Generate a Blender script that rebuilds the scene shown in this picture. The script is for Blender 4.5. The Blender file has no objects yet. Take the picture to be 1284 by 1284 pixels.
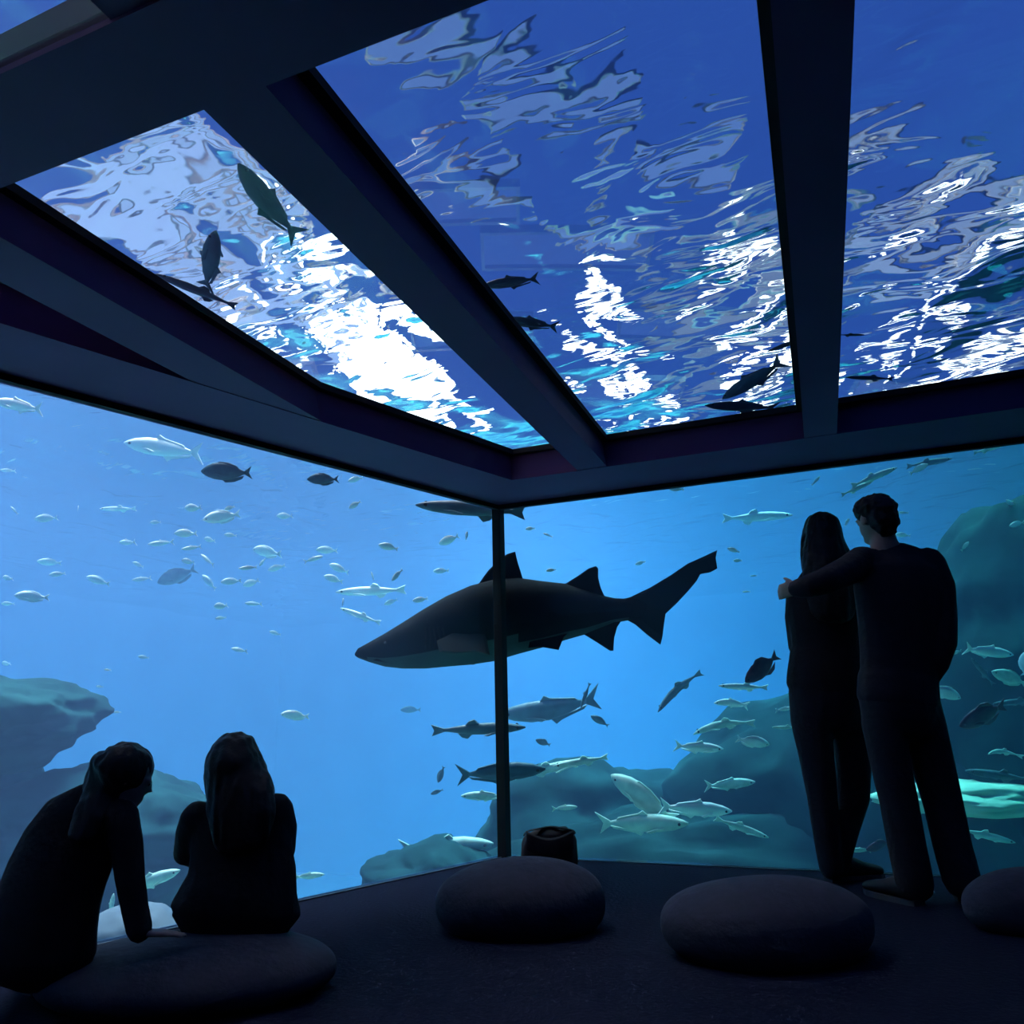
import bpy, bmesh, math, random
from mathutils import Vector, Matrix, noise

# ------------------------------------------------------------------ scene, camera, world, light
S = bpy.context.scene
C = S.collection
S.view_settings.view_transform = 'Standard'
S.view_settings.look = 'None'
S.view_settings.gamma = 1.0
S.view_settings.use_curve_mapping = False
S.view_settings.exposure = 0.0
S.cycles.volume_bounces = 1
S.cycles.max_bounces = 10
S.cycles.transparent_max_bounces = 24
S.cycles.sample_clamp_indirect = 4.0

F = 955.0                                    # focal length in pixels of the 1284 frame
EYE = Vector((0.0, 0.0, 0.78))
AX = Vector((0.929, 0.370, -0.0233)).normalized()        # camera right
FW = Vector((-0.3517, 0.8990, 0.2602)); FW = (FW - AX * FW.dot(AX)).normalized()
UP = AX.cross(FW)
cd = bpy.data.cameras.new('camera'); cam = bpy.data.objects.new('camera', cd); C.objects.link(cam)
cd.sensor_width = 36.0; cd.lens = 36.0 * F / 1284.0; cd.clip_start = 0.02; cd.clip_end = 200
cam.matrix_world = Matrix(((AX.x, UP.x, -FW.x, EYE.x), (AX.y, UP.y, -FW.y, EYE.y), (AX.z, UP.z, -FW.z, EYE.z), (0, 0, 0, 1)))
S.camera = cam

W = bpy.data.worlds.new('sky'); S.world = W; W.use_nodes = True
bg = W.node_tree.nodes['Background']
bg.inputs[0].default_value = (0.07, 0.21, 1.0, 1); bg.inputs[1].default_value = 0.42
def added_light(name, loc, size_x, size_y, power, col):
    ld = bpy.data.lights.new(name, 'AREA'); ld.shape = 'RECTANGLE'; ld.size = size_x; ld.size_y = size_y
    ld.energy = power; ld.color = col; ld.spread = math.radians(56)
    o = bpy.data.objects.new(name, ld); C.objects.link(o); o.location = loc
    return o
# unseen area lights added above the tank to light and tint the water
added_light('added_light_side', (-7.6, 6.5, 9.0), 9.0, 13.0, 13800, (1.0, 0.87, 0.92))
added_light('added_light_far', (-2.5, 11.5, 9.0), 7.0, 9.0, 8600, (0.30, 0.86, 1.0))
added_light('added_light_end', (5.0, 9.5, 9.0), 5.0, 6.0, 1700, (0.08, 1.0, 0.72))

# ------------------------------------------------------------------ helpers
def at(px, py, dist):
    """point seen at a picture position, at a distance along the camera's axis"""
    return EYE + (AX * ((px - 642) / F) - UP * ((py - 642) / F) + FW) * dist
def on_floor(px, py, z=0.0):
    d = AX * ((px - 642) / F) - UP * ((py - 642) / F) + FW
    return EYE + d * ((z - EYE.z) / d.z)

def through_roof(px, py, z):
    """point at height z seen at a picture position through a roof pane: the line of sight bends into the water and straightens above it"""
    d = (AX * ((px - 642) / F) - UP * ((py - 642) / F) + FW).normalized()
    p = EYE + d * ((2.281 - EYE.z) / d.z)
    w = Vector((d.x / 1.33, d.y / 1.33, 0)); w.z = math.sqrt(1 - w.length_squared)
    if z <= 3.55: return p + w * ((z - p.z) / w.z)
    p = p + w * ((3.55 - p.z) / w.z)
    return p + d * ((z - 3.55) / d.z)

MATS = {}
def nodes_of(name):
    m = bpy.data.materials.new(name); m.use_nodes = True
    n = m.node_tree.nodes; n.clear()
    out = n.new('ShaderNodeOutputMaterial')
    MATS[name] = m
    return m, n, m.node_tree.links, out
def mat(name, col, rough=0.7, col2=None, scale=8.0, bump=0.0, metal=0.0, spec=0.3, detail=4):
    m, n, l, out = nodes_of(name)
    b = n.new('ShaderNodeBsdfPrincipled')
    b.inputs['Roughness'].default_value = rough; b.inputs['Metallic'].default_value = metal
    b.inputs['Specular IOR Level'].default_value = spec
    tc = n.new('ShaderNodeTexCoord'); nz = n.new('ShaderNodeTexNoise')
    nz.inputs['Scale'].default_value = scale; nz.inputs['Detail'].default_value = detail
    l.new(tc.outputs['Object'], nz.inputs['Vector'])
    r = n.new('ShaderNodeValToRGB')
    c2 = col2 or tuple(c * 0.7 for c in col)
    r.color_ramp.elements[0].position = 0.35; r.color_ramp.elements[0].color = (*c2, 1)
    r.color_ramp.elements[1].position = 0.68; r.color_ramp.elements[1].color = (*col, 1)
    l.new(nz.outputs['Fac'], r.inputs['Fac']); l.new(r.outputs['Color'], b.inputs['Base Color'])
    if bump:
        bp = n.new('ShaderNodeBump'); bp.inputs['Strength'].default_value = bump; bp.inputs['Distance'].default_value = 0.02
        l.new(nz.outputs['Fac'], bp.inputs['Height']); l.new(bp.outputs['Normal'], b.inputs['Normal'])
    l.new(b.outputs['BSDF'], out.inputs['Surface'])
    return m

mat('beam_paint', (0.105, 0.042, 0.125), 0.6, (0.094, 0.038, 0.112), 3.0, 0.02, spec=0.12)
mat('rubber', (0.004, 0.004, 0.006), 0.8)
mat('carpet', (0.0055, 0.0075, 0.019), 0.95, (0.004, 0.0055, 0.015), 60.0, 0.3, spec=0.05)
mat('dark_wall', (0.012, 0.012, 0.02), 0.9)
mat('tank_paint', (0.10, 0.25, 0.40), 0.9, (0.08, 0.2, 0.34), 0.8)
mat('reef', (0.010, 0.044, 0.046), 0.95, (0.004, 0.020, 0.022), 2.5, 0.8, spec=0.05)
mat('sand', (0.55, 0.60, 0.42), 0.95, (0.42, 0.48, 0.34), 4.0, 0.4)

# glass pane: clear, faint reflection
m, n, l, out = nodes_of('glass')
t = n.new('ShaderNodeBsdfTransparent'); t.inputs[0].default_value = (0.97, 0.985, 0.99, 1)
g = n.new('ShaderNodeBsdfGlossy'); g.inputs['Roughness'].default_value = 0.0
lw = n.new('ShaderNodeLayerWeight'); lw.inputs['Blend'].default_value = 0.5
pw = n.new('ShaderNodeMath'); pw.operation = 'POWER'; pw.inputs[1].default_value = 5.0
ma = n.new('ShaderNodeMath'); ma.operation = 'MULTIPLY_ADD'; ma.inputs[1].default_value = 0.35; ma.inputs[2].default_value = 0.012
l.new(lw.outputs['Facing'], pw.inputs[0]); l.new(pw.outputs[0], ma.inputs[0])
mx = n.new('ShaderNodeMixShader')
l.new(ma.outputs[0], mx.inputs[0]); l.new(t.outputs[0], mx.inputs[1]); l.new(g.outputs[0], mx.inputs[2]); l.new(mx.outputs[0], out.inputs['Surface'])

# lower face of a roof pane: air below, water above
m, n, l, out = nodes_of('roof_glass')
rf = n.new('ShaderNodeBsdfRefraction'); rf.inputs['IOR'].default_value = 1.33; rf.inputs['Roughness'].default_value = 0.0
rf.inputs['Color'].default_value = (0.97, 0.985, 0.99, 1)
g = n.new('ShaderNodeBsdfGlossy'); g.inputs['Roughness'].default_value = 0.0
mx = n.new('ShaderNodeMixShader'); mx.inputs[0].default_value = 0.03
l.new(rf.outputs[0], mx.inputs[1]); l.new(g.outputs[0], mx.inputs[2]); l.new(mx.outputs[0], out.inputs['Surface'])
m, n, l, out = nodes_of('clear')
t = n.new('ShaderNodeBsdfTransparent'); t.inputs[0].default_value = (1, 1, 1, 1); l.new(t.outputs[0], out.inputs['Surface'])

# rippled water surface
m, n, l, out = nodes_of('ripple')
t = n.new('ShaderNodeBsdfTransparent'); t.inputs[0].default_value = (1, 1, 1, 1)
rf = n.new('ShaderNodeBsdfRefraction'); rf.inputs['IOR'].default_value = 1.33; rf.inputs['Roughness'].default_value = 0.07
g = n.new('ShaderNodeBsdfGlossy'); g.inputs['Roughness'].default_value = 0.02
fr = n.new('ShaderNodeFresnel'); fr.inputs['IOR'].default_value = 1.33
tc = n.new('ShaderNodeTexCoord'); mp = n.new('ShaderNodeMapping'); mp.inputs['Rotation'].default_value = (0, 0, 0.5); mp.inputs['Scale'].default_value = (1.0, 2.6, 1.0)
nz = n.new('ShaderNodeTexNoise'); nz.inputs['Scale'].default_value = 2.2; nz.inputs['Detail'].default_value = 1.5; nz.inputs['Distortion'].default_value = 1.0
bp = n.new('ShaderNodeBump'); bp.inputs['Strength'].default_value = 1.0; bp.inputs['Distance'].default_value = 0.014
l.new(tc.outputs['Object'], mp.inputs['Vector']); l.new(mp.outputs[0], nz.inputs['Vector']); l.new(nz.outputs['Fac'], bp.inputs['Height'])
for q in (rf, g, fr): l.new(bp.outputs['Normal'], q.inputs['Normal'])
m1 = n.new('ShaderNodeMixShader'); m1.inputs[0].default_value = 0.82
m2 = n.new('ShaderNodeMixShader')
l.new(t.outputs[0], m1.inputs[1]); l.new(rf.outputs[0], m1.inputs[2])
l.new(fr.outputs[0], m2.inputs[0]); l.new(m1.outputs[0], m2.inputs[1]); l.new(g.outputs[0], m2.inputs[2])
l.new(m2.outputs[0], out.inputs['Surface'])

# tank water: absorbs red, scatters blue
m, n, l, out = nodes_of('water')
vs = n.new('ShaderNodeVolumeScatter'); vs.inputs['Color'].default_value = (0.33, 0.53, 1.0, 1)
vs.inputs['Density'].default_value = 0.050; vs.inputs['Anisotropy'].default_value = 0.15
va = n.new('ShaderNodeVolumeAbsorption'); va.inputs['Color'].default_value = (0.0, 0.70, 0.93, 1); va.inputs['Density'].default_value = 0.145
ad = n.new('ShaderNodeAddShader')
l.new(vs.outputs[0], ad.inputs[0]); l.new(va.outputs[0], ad.inputs[1]); l.new(ad.outputs[0], out.inputs['Volume'])

def obj(name, bm, material, parent=None, smooth=False):
    if isinstance(bm, bmesh.types.BMesh):
        me = bpy.data.meshes.new(name); bm.normal_update(); bm.to_mesh(me); bm.free()
    else:
        me = bm
    o = bpy.data.objects.new(name, me); C.objects.link(o)
    if material: me.materials.append(MATS[material])
    if smooth:
        for p in me.polygons: p.use_smooth = True
    if parent: o.parent = parent
    return o
def tag(o, label=None, cat=None, group=None, kind=None):
    if label: o['label'] = label
    if cat: o['category'] = cat
    if group: o['group'] = group
    if kind: o['kind'] = kind
    return o
def empty(name, loc=(0, 0, 0), rz=0.0):
    o = bpy.data.objects.new(name, None); C.objects.link(o)
    o.location = loc; o.rotation_euler = (0, 0, rz); o.empty_display_size = 0.1
    return o
def box(bm, lo, hi):
    x0, y0, z0 = lo; x1, y1, z1 = hi
    return prism(bm, [(x0, y0), (x1, y0), (x1, y1), (x0, y1)], z0, z1)
def prism(bm, poly, z0, z1, poly2=None):
    """counter-clockwise outline extruded from z0 to z1 (poly2: the outline at z1)"""
    a = [bm.verts.new((p[0], p[1], z0)) for p in poly]
    b = [bm.verts.new((p[0], p[1], z1)) for p in (poly2 or poly)]
    k = len(poly)
    bm.faces.new(a[::-1]); bm.faces.new(b)
    for i in range(k):
        j = (i + 1) % k
        bm.faces.new((a[i], a[j], b[j], b[i]))
    return a, b

# ------------------------------------------------------------------ room
RY = 4.41                                     # glass wall facing the camera
CX = -1.825                                   # the corner of the two glass walls
U = Vector((-0.3535, -0.9354))                # left glass wall runs from the corner along U
NL = Vector((0.9354, -0.3535))                # its normal, into the room
ZS = 2.105                                    # underside of the beams
ZP = 2.25                                     # roof panes
XR = 4.6                                      # blind wall on the right
YB = -1.6                                     # blind wall behind
COR = Vector((CX, RY))
def left_at(y, off=0.0):
    """x,y on the left glass wall line shifted by off into the room"""
    p = COR + NL * off
    t = (y - p.y) / U.y
    return (p.x + U.x * t, y)
def inset(d, e=0.0):
    """room outline shifted inwards by d, counter-clockwise"""
    c = left_at(RY - d, d)
    return [left_at(YB + d, d), (XR - d, YB + d), (XR - d, RY - d), c]

bm = bmesh.new(); prism(bm, inset(-0.062), -0.25, 0.0)
tag(obj('floor', bm, 'carpet'), 'dark carpeted floor of the viewing room', kind='structure')

# glass walls (windows)
def slab(name, p0, p1, z0, z1, th, material, parent=None, off=0.0):
    d = (Vector(p1) - Vector(p0)).normalized(); nn = Vector((-d.y, d.x))
    a = Vector(p0) + nn * off; b = Vector(p1) + nn * off
    bm = bmesh.new()
    q = [a, b, b + nn * th, a + nn * th]
    prism(bm, [tuple(v) for v in q], z0, z1)
    return obj(name, bm, material, parent)
LB = left_at(YB)
TP = 0.06
w1 = tag(empty('window_1', (CX, RY, 0)), 'large clear glass wall with swimming shark behind it', kind='structure')
w2 = tag(empty('window_2', (LB[0], LB[1], 0)), 'large clear glass wall behind the two seated people', kind='structure')
def keep(o, p):
    o.parent = p; o.matrix_parent_inverse = p.matrix_world.inverted(); return o
bpy.context.view_layer.update()
keep(slab('pane', (XR, RY), (CX, RY), 0.006, ZS - 0.01, -TP, 'glass'), w1)
keep(slab('pane', (CX, RY), LB, 0.006, ZS - 0.01, -TP, 'glass'), w2)
keep(slab('head_gasket', (XR, RY), (CX, RY), ZS - 0.028, ZS - 0.001, 0.03, 'rubber'), w1)
keep(slab('head_gasket', (CX, RY), LB, ZS - 0.028, ZS - 0.001, 0.03, 'rubber'), w2)
mat('sealant', (0.10, 0.13, 0.15), 0.6)
keep(slab('sill_bead', (XR, RY), (CX, RY), 0.0, 0.006, 0.006, 'sealant'), w1)
keep(slab('sill_bead', (CX, RY), LB, 0.0, 0.006, 0.006, 'sealant'), w2)
bm = bmesh.new()
prism(bm, [(CX - 0.03, RY - 0.025), (CX + 0.025, RY - 0.03), (CX + 0.025, RY + 0.05), (CX - 0.03, RY + 0.05)], 0.0, ZS)
tag(obj('trim_1', bm, 'rubber'), 'black vertical joint where the two glass walls meet', kind='structure')
# blind walls
tag(slab('wall_back', LB, (XR, YB), 0.0, 2.6, -0.2, 'dark_wall'), 'dark wall behind the viewer', kind='structure')
tag(slab('wall_right', (XR, YB), (XR, RY), 0.0, 2.6, -0.2, 'dark_wall'), 'dark wall at the end of the glass', kind='structure')

# ceiling frame: one mesh ring plus beams, all parts of the ceiling
ceil = tag(empty('ceiling', (0, 0, ZS)), 'dark blue painted ceiling frame of beams holding roof panes', kind='structure')
bpy.context.view_layer.update()
RW = 0.49                                     # width of the ring soffit along the right glass wall
LW = 0.45
def ring_part(name, p0, p1, p2, p3, q2, q3):
    bm = bmesh.new(); prism(bm, [p0, p1, p2, p3], ZS, ZP + 0.03, [p0, p1, q2, q3]); return keep(obj(name, bm, 'beam_paint'), ceil)
def lx(y, off): return left_at(y, off)
# right-wall ring beam
c_in = left_at(RY - RW, LW)
bm = bmesh.new()
prism(bm, [c_in, (XR, RY - RW), (XR, RY + 0.10), (CX - 0.04, RY + 0.10)], ZS, ZP + 0.03)
keep(obj('ring_beam', bm, 'beam_paint'), ceil)
bm = bmesh.new()
o0 = left_at(YB, -0.10); i0 = left_at(YB, LW)
prism(bm, [o0, i0, c_in, (CX - 0.04, RY + 0.10)], ZS, ZP + 0.03)
keep(obj('ring_beam', bm, 'beam_paint'), ceil)
def beam(x0, x1, y0, y1, dx=-0.02, z1=ZP + 0.03):
    bm = bmesh.new()
    prism(bm, [(x0, y0), (x1, y0), (x1, y1), (x0, y1)], ZS + 0.003, z1, [(x0 - dx, y0), (x1 + dx, y0), (x1 + dx, y1), (x0 - dx, y1)])
    return keep(obj('beam', bm, 'beam_paint'), ceil)
YI = RY - RW
G0, G1 = 0.82, 1.06                           # girder crossing the beams
BE = [(-2.20, -1.985), (-1.134, -0.965), (0.062, 0.215), (1.25, 1.42), (2.40, 2.57)]
for (a, b) in BE:
    ye = YI + 0.05
    if a < -2: 
        ye = RY + (a - CX - 0.1) / U.x * U.y
    beam(a, b, YB, ye)
bm = bmesh.new(); prism(bm, [left_at(G0, 0.3), (XR, G0), (XR, G1), left_at(G1, 0.3)], ZS - 0.006, ZP + 0.03)
keep(obj('girder', bm, 'beam_paint'), ceil)
# roof panes: one per bay
def clip_left(x0, x1, y0, y1, off):
    """bay rectangle cut by the line of the left ring"""
    pts = [(x0, y0), (x1, y0), (x1, y1), (x0, y1)]
    def ins(p): return (Vector(p) - COR).dot(NL) - off
    outp = []
    for i in range(4):
        p, q = pts[i], pts[(i + 1) % 4]; a, b = ins(p), ins(q)
        if a >= 0: outp.append(p)
        if a * b < 0:
            t = a / (a - b); outp.append((p[0] + (q[0] - p[0]) * t, p[1] + (q[1] - p[1]) * t))
    return outp
XS = [(-3.2, -2.20)] + [(BE[i][1] - 0.015, BE[i + 1][0] + 0.015) for i in range(4)] + [(BE[4][1] - 0.015, XR)]
for (x0, x1) in XS:
    for (y0, y1) in ((YB, G0), (G1, YI)):
        po = clip_left(x0, x1, y0, y1, LW)
        if len(po) < 3: continue
        zp = ZP if y0 > 0 else ZS - 0.02
        bm = bmesh.new(); prism(bm, po, zp + 0.031, zp + 0.072)
        rp = keep(obj('roof_pane', bm, 'clear'), ceil); rp.data.materials.append(MATS['roof_glass']); rp.data.polygons[0].material_index = 1
        # black gasket round the pane
        if y0 < 0: continue
        bm = bmesh.new(); k = len(po)
        cen = sum((Vector(p) for p in po), Vector((0, 0))) / k
        for i in range(k):
            p, q = Vector(po[i]), Vector(po[(i + 1) % k])
            d = (q - p).normalized(); nn = Vector((-d.y, d.x))
            prism(bm, [tuple(p), tuple(q), tuple(q + nn * 0.035), tuple(p + nn * 0.035)], zp, zp + 0.03)
        keep(obj('pane_gasket', bm, 'rubber'), ceil)

# ------------------------------------------------------------------ the tank
ZW = 3.55                                     # water level
TX0, TX1, TY0, TY1, TZ = -15.0, 13.0, -3.5, 19.0, -3.2
bm = bmesh.new()
box(bm, (TX0, TY0, TZ), (TX1, TY1, ZW + 0.12))
a, b = prism(bm, inset(-0.07), -0.2, ZP + 0.075)
bm.faces.ensure_lookup_table()
bmesh.ops.reverse_faces(bm, faces=bm.faces[6:])
tag(obj('tank_water', bm, 'water'), 'hazy blue water filling the tank around the room', kind='stuff')
bm = bmesh.new(); box(bm, (TX0 - 0.3, TY1, TZ), (TX1 + 0.3, TY1 + 0.3, 4.2)); tag(obj('wall_far', bm, 'tank_paint'), 'blue painted far wall of the tank', kind='structure')
bm = bmesh.new(); box(bm, (TX0 - 0.3, TY0, TZ), (TX0, TY1, 4.2)); tag(obj('wall_left', bm, 'tank_paint'), 'blue painted side wall of the tank', kind='structure')
bm = bmesh.new(); box(bm, (TX1, TY0, TZ), (TX1 + 0.3, TY1, 4.2)); tag(obj('wall_tank_side', bm, 'tank_paint'), 'blue painted tank wall beyond the couple', kind='structure')
bm = bmesh.new(); box(bm, (TX0 - 0.3, TY0 - 0.3, TZ), (TX1 + 0.3, TY0, 4.2)); tag(obj('wall_near', bm, 'tank_paint'), 'blue painted tank wall behind the room', kind='structure')
bm = bmesh.new(); box(bm, (TX0 - 0.3, TY0 - 0.3, TZ - 0.3), (TX1 + 0.3, TY1 + 0.3, TZ)); tag(obj('tank_floor', bm, 'sand'), 'pale sandy bottom of the tank', kind='structure')

# rippled surface
def wave(x, y):
    h = 0.0
    v = Vector((x * 0.9 + 0.35 * y, y * 0.55 - 0.2 * x, 0.0))
    h += 0.060 * noise.noise(v * 1.1)
    w = v + Vector((noise.noise(v * 0.8), noise.noise(v * 0.8 + Vector((5, 3, 1))), 0)) * 0.5
    h += 0.034 * noise.noise(w * 2.6 + Vector((3, 9, 2)))
    h += 0.016 * noise.noise(w * 6.0 + Vector((7, 1, 4)))
    h += 0.006 * noise.noise(w * 13.0)
    return h
def grid_mesh(x0, x1, y0, y1, nx, ny, f):
    me = bpy.data.meshes.new('surface')
    vs = []
    for j in range(ny + 1):
        y = y0 + (y1 - y0) * j / ny
        for i in range(nx + 1):
            x = x0 + (x1 - x0) * i / nx
            vs.append((x, y, f(x, y)))
    fs = [(j * (nx + 1) + i, j * (nx + 1) + i + 1, (j + 1) * (nx + 1) + i + 1, (j + 1) * (nx + 1) + i) for j in range(ny) for i in range(nx)]
    me.from_pydata(vs, [], fs)
    return me
o = obj('water_surface', grid_mesh(TX0, TX1, TY0, TY1, 560, 450, lambda x, y: ZW + wave(x, y)), 'ripple', smooth=True)
tag(o, 'rippling water surface seen from below through the roof panes', kind='structure')


# ------------------------------------------------------------------ rocks of the tank
def rock(name, label, px, py, dist, wpx, hpx, deep, seed, material='reef', cat='rock', rough=0.22, fr=1.3, sub=5, group=None):
    c = at(px, py, dist); k = dist / F
    rx, rz, ry = wpx / 2 * k, hpx / 2 * k, deep / 2
    bm = bmesh.new(); bmesh.ops.create_icosphere(bm, subdivisions=sub, radius=1.0)
    sv = Vector((seed * 3.1, seed * 1.7, seed * 0.9))
    for v in bm.verts:
        q = v.co.copy()
        n1 = noise.noise(q * fr + sv); n2 = noise.noise(q * fr * 2.7 + sv); n3 = noise.noise(q * fr * 7 + sv)
        f = 1 + rough * (n1 * 1.2 + n2 * 0.55 + n3 * 0.22)
        v.co = Vector((q.x * rx * f, q.y * ry * f, q.z * rz * f))
    o = obj(name, bm, material, None, True); o.location = c
    o.rotation_euler = (0, 0, math.atan2(AX.y, AX.x))
    return tag(o, label, cat, group)
rock('boulder', 'tall rounded dark boulder behind the standing man', 1330, 860, 6.6, 340, 500, 1.8, 1, rough=0.14)
rock('reef_mound', 'broad dark teal reef slope behind the standing woman', 1165, 1090, 6.8, 600, 440, 2.0, 2)
rock('reef_mound', 'low dark reef ridge beside the corner joint', 760, 1085, 7.2, 330, 250, 1.6, 3)
rock('reef_mound', 'dark reef foot under the school of pale green fish', 930, 1180, 6.2, 760, 300, 1.2, 4)
rock('boulder', 'overhanging dark blue rock at the picture edge above the leaning person', -15, 905, 5.6, 225, 112, 1.6, 5, rough=0.2)
rock('boulder', 'dark blue rock face below the overhang at the picture edge', -55, 985, 5.9, 170, 160, 1.4, 6)
rock('reef_mound', 'low blue reef ridge behind the two seated people', 130, 1060, 5.9, 330, 200, 1.8, 7)
rock('reef_mound', 'small pale teal reef lump near the corner joint', 545, 1105, 6.2, 170, 90, 1.0, 8)
mat('pale_stone', (0.10, 0.13, 0.16), 0.9, (0.07, 0.09, 0.12), 3.0, 0.3)
rock('boulder', 'small smooth pale blue stone outside the glass behind the leaning person', 165, 1172, 4.2, 120, 74, 0.4, 12, 'pale_stone', rough=0.1, sub=4)
mat('pale_rock', (0.62, 0.85, 0.60), 0.9, (0.40, 0.62, 0.45), 3.0, 0.4)
rock('sand_ledge', 'pale green lit sand ledge behind the man\'s legs', 1215, 1000, 6.0, 215, 44, 0.9, 9, 'pale_rock', 'ledge', rough=0.18)

# ------------------------------------------------------------------ fish
mat('pale_scales', (0.92, 0.94, 0.88), 0.5, (0.80, 0.86, 0.82), 9.0)
mat('green_scales', (0.55, 0.70, 0.58), 0.5, (0.38, 0.52, 0.45), 7.0)
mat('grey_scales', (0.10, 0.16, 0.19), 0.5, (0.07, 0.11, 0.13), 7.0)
mat('teal_scales', (0.03, 0.09, 0.12), 0.55, (0.02, 0.06, 0.09), 7.0)
mat('plum_scales', (0.10, 0.025, 0.05), 0.5, (0.06, 0.015, 0.04), 7.0)
mat('fish_eye', (0.01, 0.01, 0.01), 0.2)

def loft(bm, secs, seg=12):
    """rings (centre, half width vector, half height vector) joined and capped"""
    rings = []
    for (c, a, b) in secs:
        rings.append([bm.verts.new(c + a * math.cos(2 * math.pi * i / seg) + b * math.sin(2 * math.pi * i / seg)) for i in range(seg)])
    for r0, r1 in zip(rings, rings[1:]):
        for i in range(seg):
            j = (i + 1) % seg
            bm.faces.new((r0[i], r0[j], r1[j], r1[i]))
    bm.faces.new(rings[0][::-1]); bm.faces.new(rings[-1])
    bmesh.ops.recalc_face_normals(bm, faces=bm.faces)
def fin_mesh(poly, th, bend=0.0, plane='xz'):
    bm = bmesh.new()
    cx = sum(p[0] for p in poly) / len(poly)
    a = [bm.verts.new((p[0], -th / 2 + bend * p[0] * p[0], p[1])) for p in poly]
    b = [bm.verts.new((p[0], th / 2 + bend * p[0] * p[0], p[1])) for p in poly]
    bm.faces.new(a); bm.faces.new(b[::-1])
    for i in range(len(poly)):
        j = (i + 1) % len(poly); bm.faces.new((a[i], b[i], b[j], a[j]))
    bmesh.ops.recalc_face_normals(bm, faces=bm.faces)
    return bm
# fish heads along +x, one unit long from nose to tail tip
KINDS = {
    #        profile: (x, half height, half width, centre z)
    'bream': [(.5, .012, .01, 0), (.46, .055, .035, .0), (.38, .11, .062, .005), (.25, .165, .08, .012), (.08, .185, .08, .015), (-.1, .15, .062, .008), (-.24, .085, .036, .0), (-.33, .04, .018, 0), (-.37, .035, .012, 0)],
    'jack': [(.5, .01, .01, 0), (.45, .04, .03, 0), (.36, .078, .05, 0), (.2, .11, .065, .003), (.02, .112, .065, .003), (-.16, .08, .048, 0), (-.28, .042, .026, 0), (-.36, .022, .014, 0)],
    'slender': [(.5, .008, .008, 0), (.44, .03, .022, 0), (.34, .052, .036, 0), (.15, .07, .045, 0), (-.06, .066, .042, 0), (-.2, .045, .03, 0), (-.32, .024, .016, 0), (-.38, .02, .012, 0)],
    'round': [(.5, .015, .01, 0), (.45, .08, .035, 0), (.34, .16, .06, 0), (.16, .225, .075, 0), (-.04, .22, .07, 0), (-.2, .14, .045, 0), (-.3, .06, .02, 0), (-.34, .045, .012, 0)],
}
TAILS = {
    'bream': [(-.35, .03), (-.5, .14), (-.44, .0), (-.5, -.13), (-.35, -.03)],
    'jack': [(-.34, .02), (-.5, .15), (-.43, .0), (-.5, -.15), (-.34, -.02)],
    'slender': [(-.36, .018), (-.5, .075), (-.47, .0), (-.5, -.07), (-.36, -.018)],
    'round': [(-.32, .04), (-.5, .17), (-.44, .0), (-.5, -.16), (-.32, -.04)],
}
DORSAL = {
    'bream': [(.2, .15), (.12, .215), (-.05, .2), (-.22, .13), (-.26, .06), (.0, .14)],
    'jack': [(.1, .09), (.04, .17), (-.02, .13), (-.25, .075), (-.28, .04), (-.1, .08)],
    'slender': [(.02, .055), (-.04, .12), (-.1, .1), (-.14, .05)],
    'round': [(.15, .2), (.0, .29), (-.15, .25), (-.26, .1), (-.1, .17)],
}
ANAL = {k: [(x - .08, -z) for (x, z) in v] for k, v in DORSAL.items()}
PROTO = {}
def fish_proto(kind, scales, bend):
    key = (kind, scales, bend)
    if key in PROTO: return PROTO[key]
    bm = bmesh.new()
    loft(bm, [(Vector((x, bend * x * x, z)), Vector((0, w, 0)), Vector((0, 0, h))) for (x, h, w, z) in KINDS[kind]], 14)
    me = {}
    def fin(nm, b, ml, sm=False):
        d = bpy.data.meshes.new(nm); b.normal_update(); b.to_mesh(d); b.free(); d.materials.append(MATS[ml])
        if sm:
            for p in d.polygons: p.use_smooth = True
        me[nm] = d
    fin('body', bm, scales, True)
    fin('tail_fin', fin_mesh(TAILS[kind], .012, bend), scales)
    fin('dorsal_fin', fin_mesh(DORSAL[kind], .012, bend), scales)
    fin('anal_fin', fin_mesh(ANAL[kind], .012, bend), scales)
    hz = KINDS[kind][2][1]
    for k, s_ in enumerate((-1, 1)):
        b = bmesh.new()
        p = [(.24, -hz * .2), (.10, -hz * .55), (.06, -hz * .2), (.16, 0)]
        q0 = [b.verts.new((x, s_ * (KINDS[kind][3][2] * .9 + (0.25 - x) * .3) + bend * x * x, z)) for x, z in p]
        q1 = [b.verts.new((x, s_ * (KINDS[kind][3][2] * .9 + (0.25 - x) * .3 + .01) + bend * x * x, z)) for x, z in p]
        b.faces.new(q0); b.faces.new(q1[::-1])
        for i in range(4):
            j = (i + 1) % 4; b.faces.new((q0[i], q1[i], q1[j], q0[j]))
        bmesh.ops.recalc_face_normals(b, faces=b.faces)
        fin('pectoral_fin%d' % k, b, scales)
        b = bmesh.new()
        bmesh.ops.create_uvsphere(b, u_segments=8, v_segments=6, radius=.017, matrix=Matrix.Translation((.41, s_ * KINDS[kind][2][2] * .78 + bend * .168, .02)))
        fin('eye%d' % k, b, 'fish_eye', True)
    PROTO[key] = me
    return me
rnd = random.Random(5)
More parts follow.
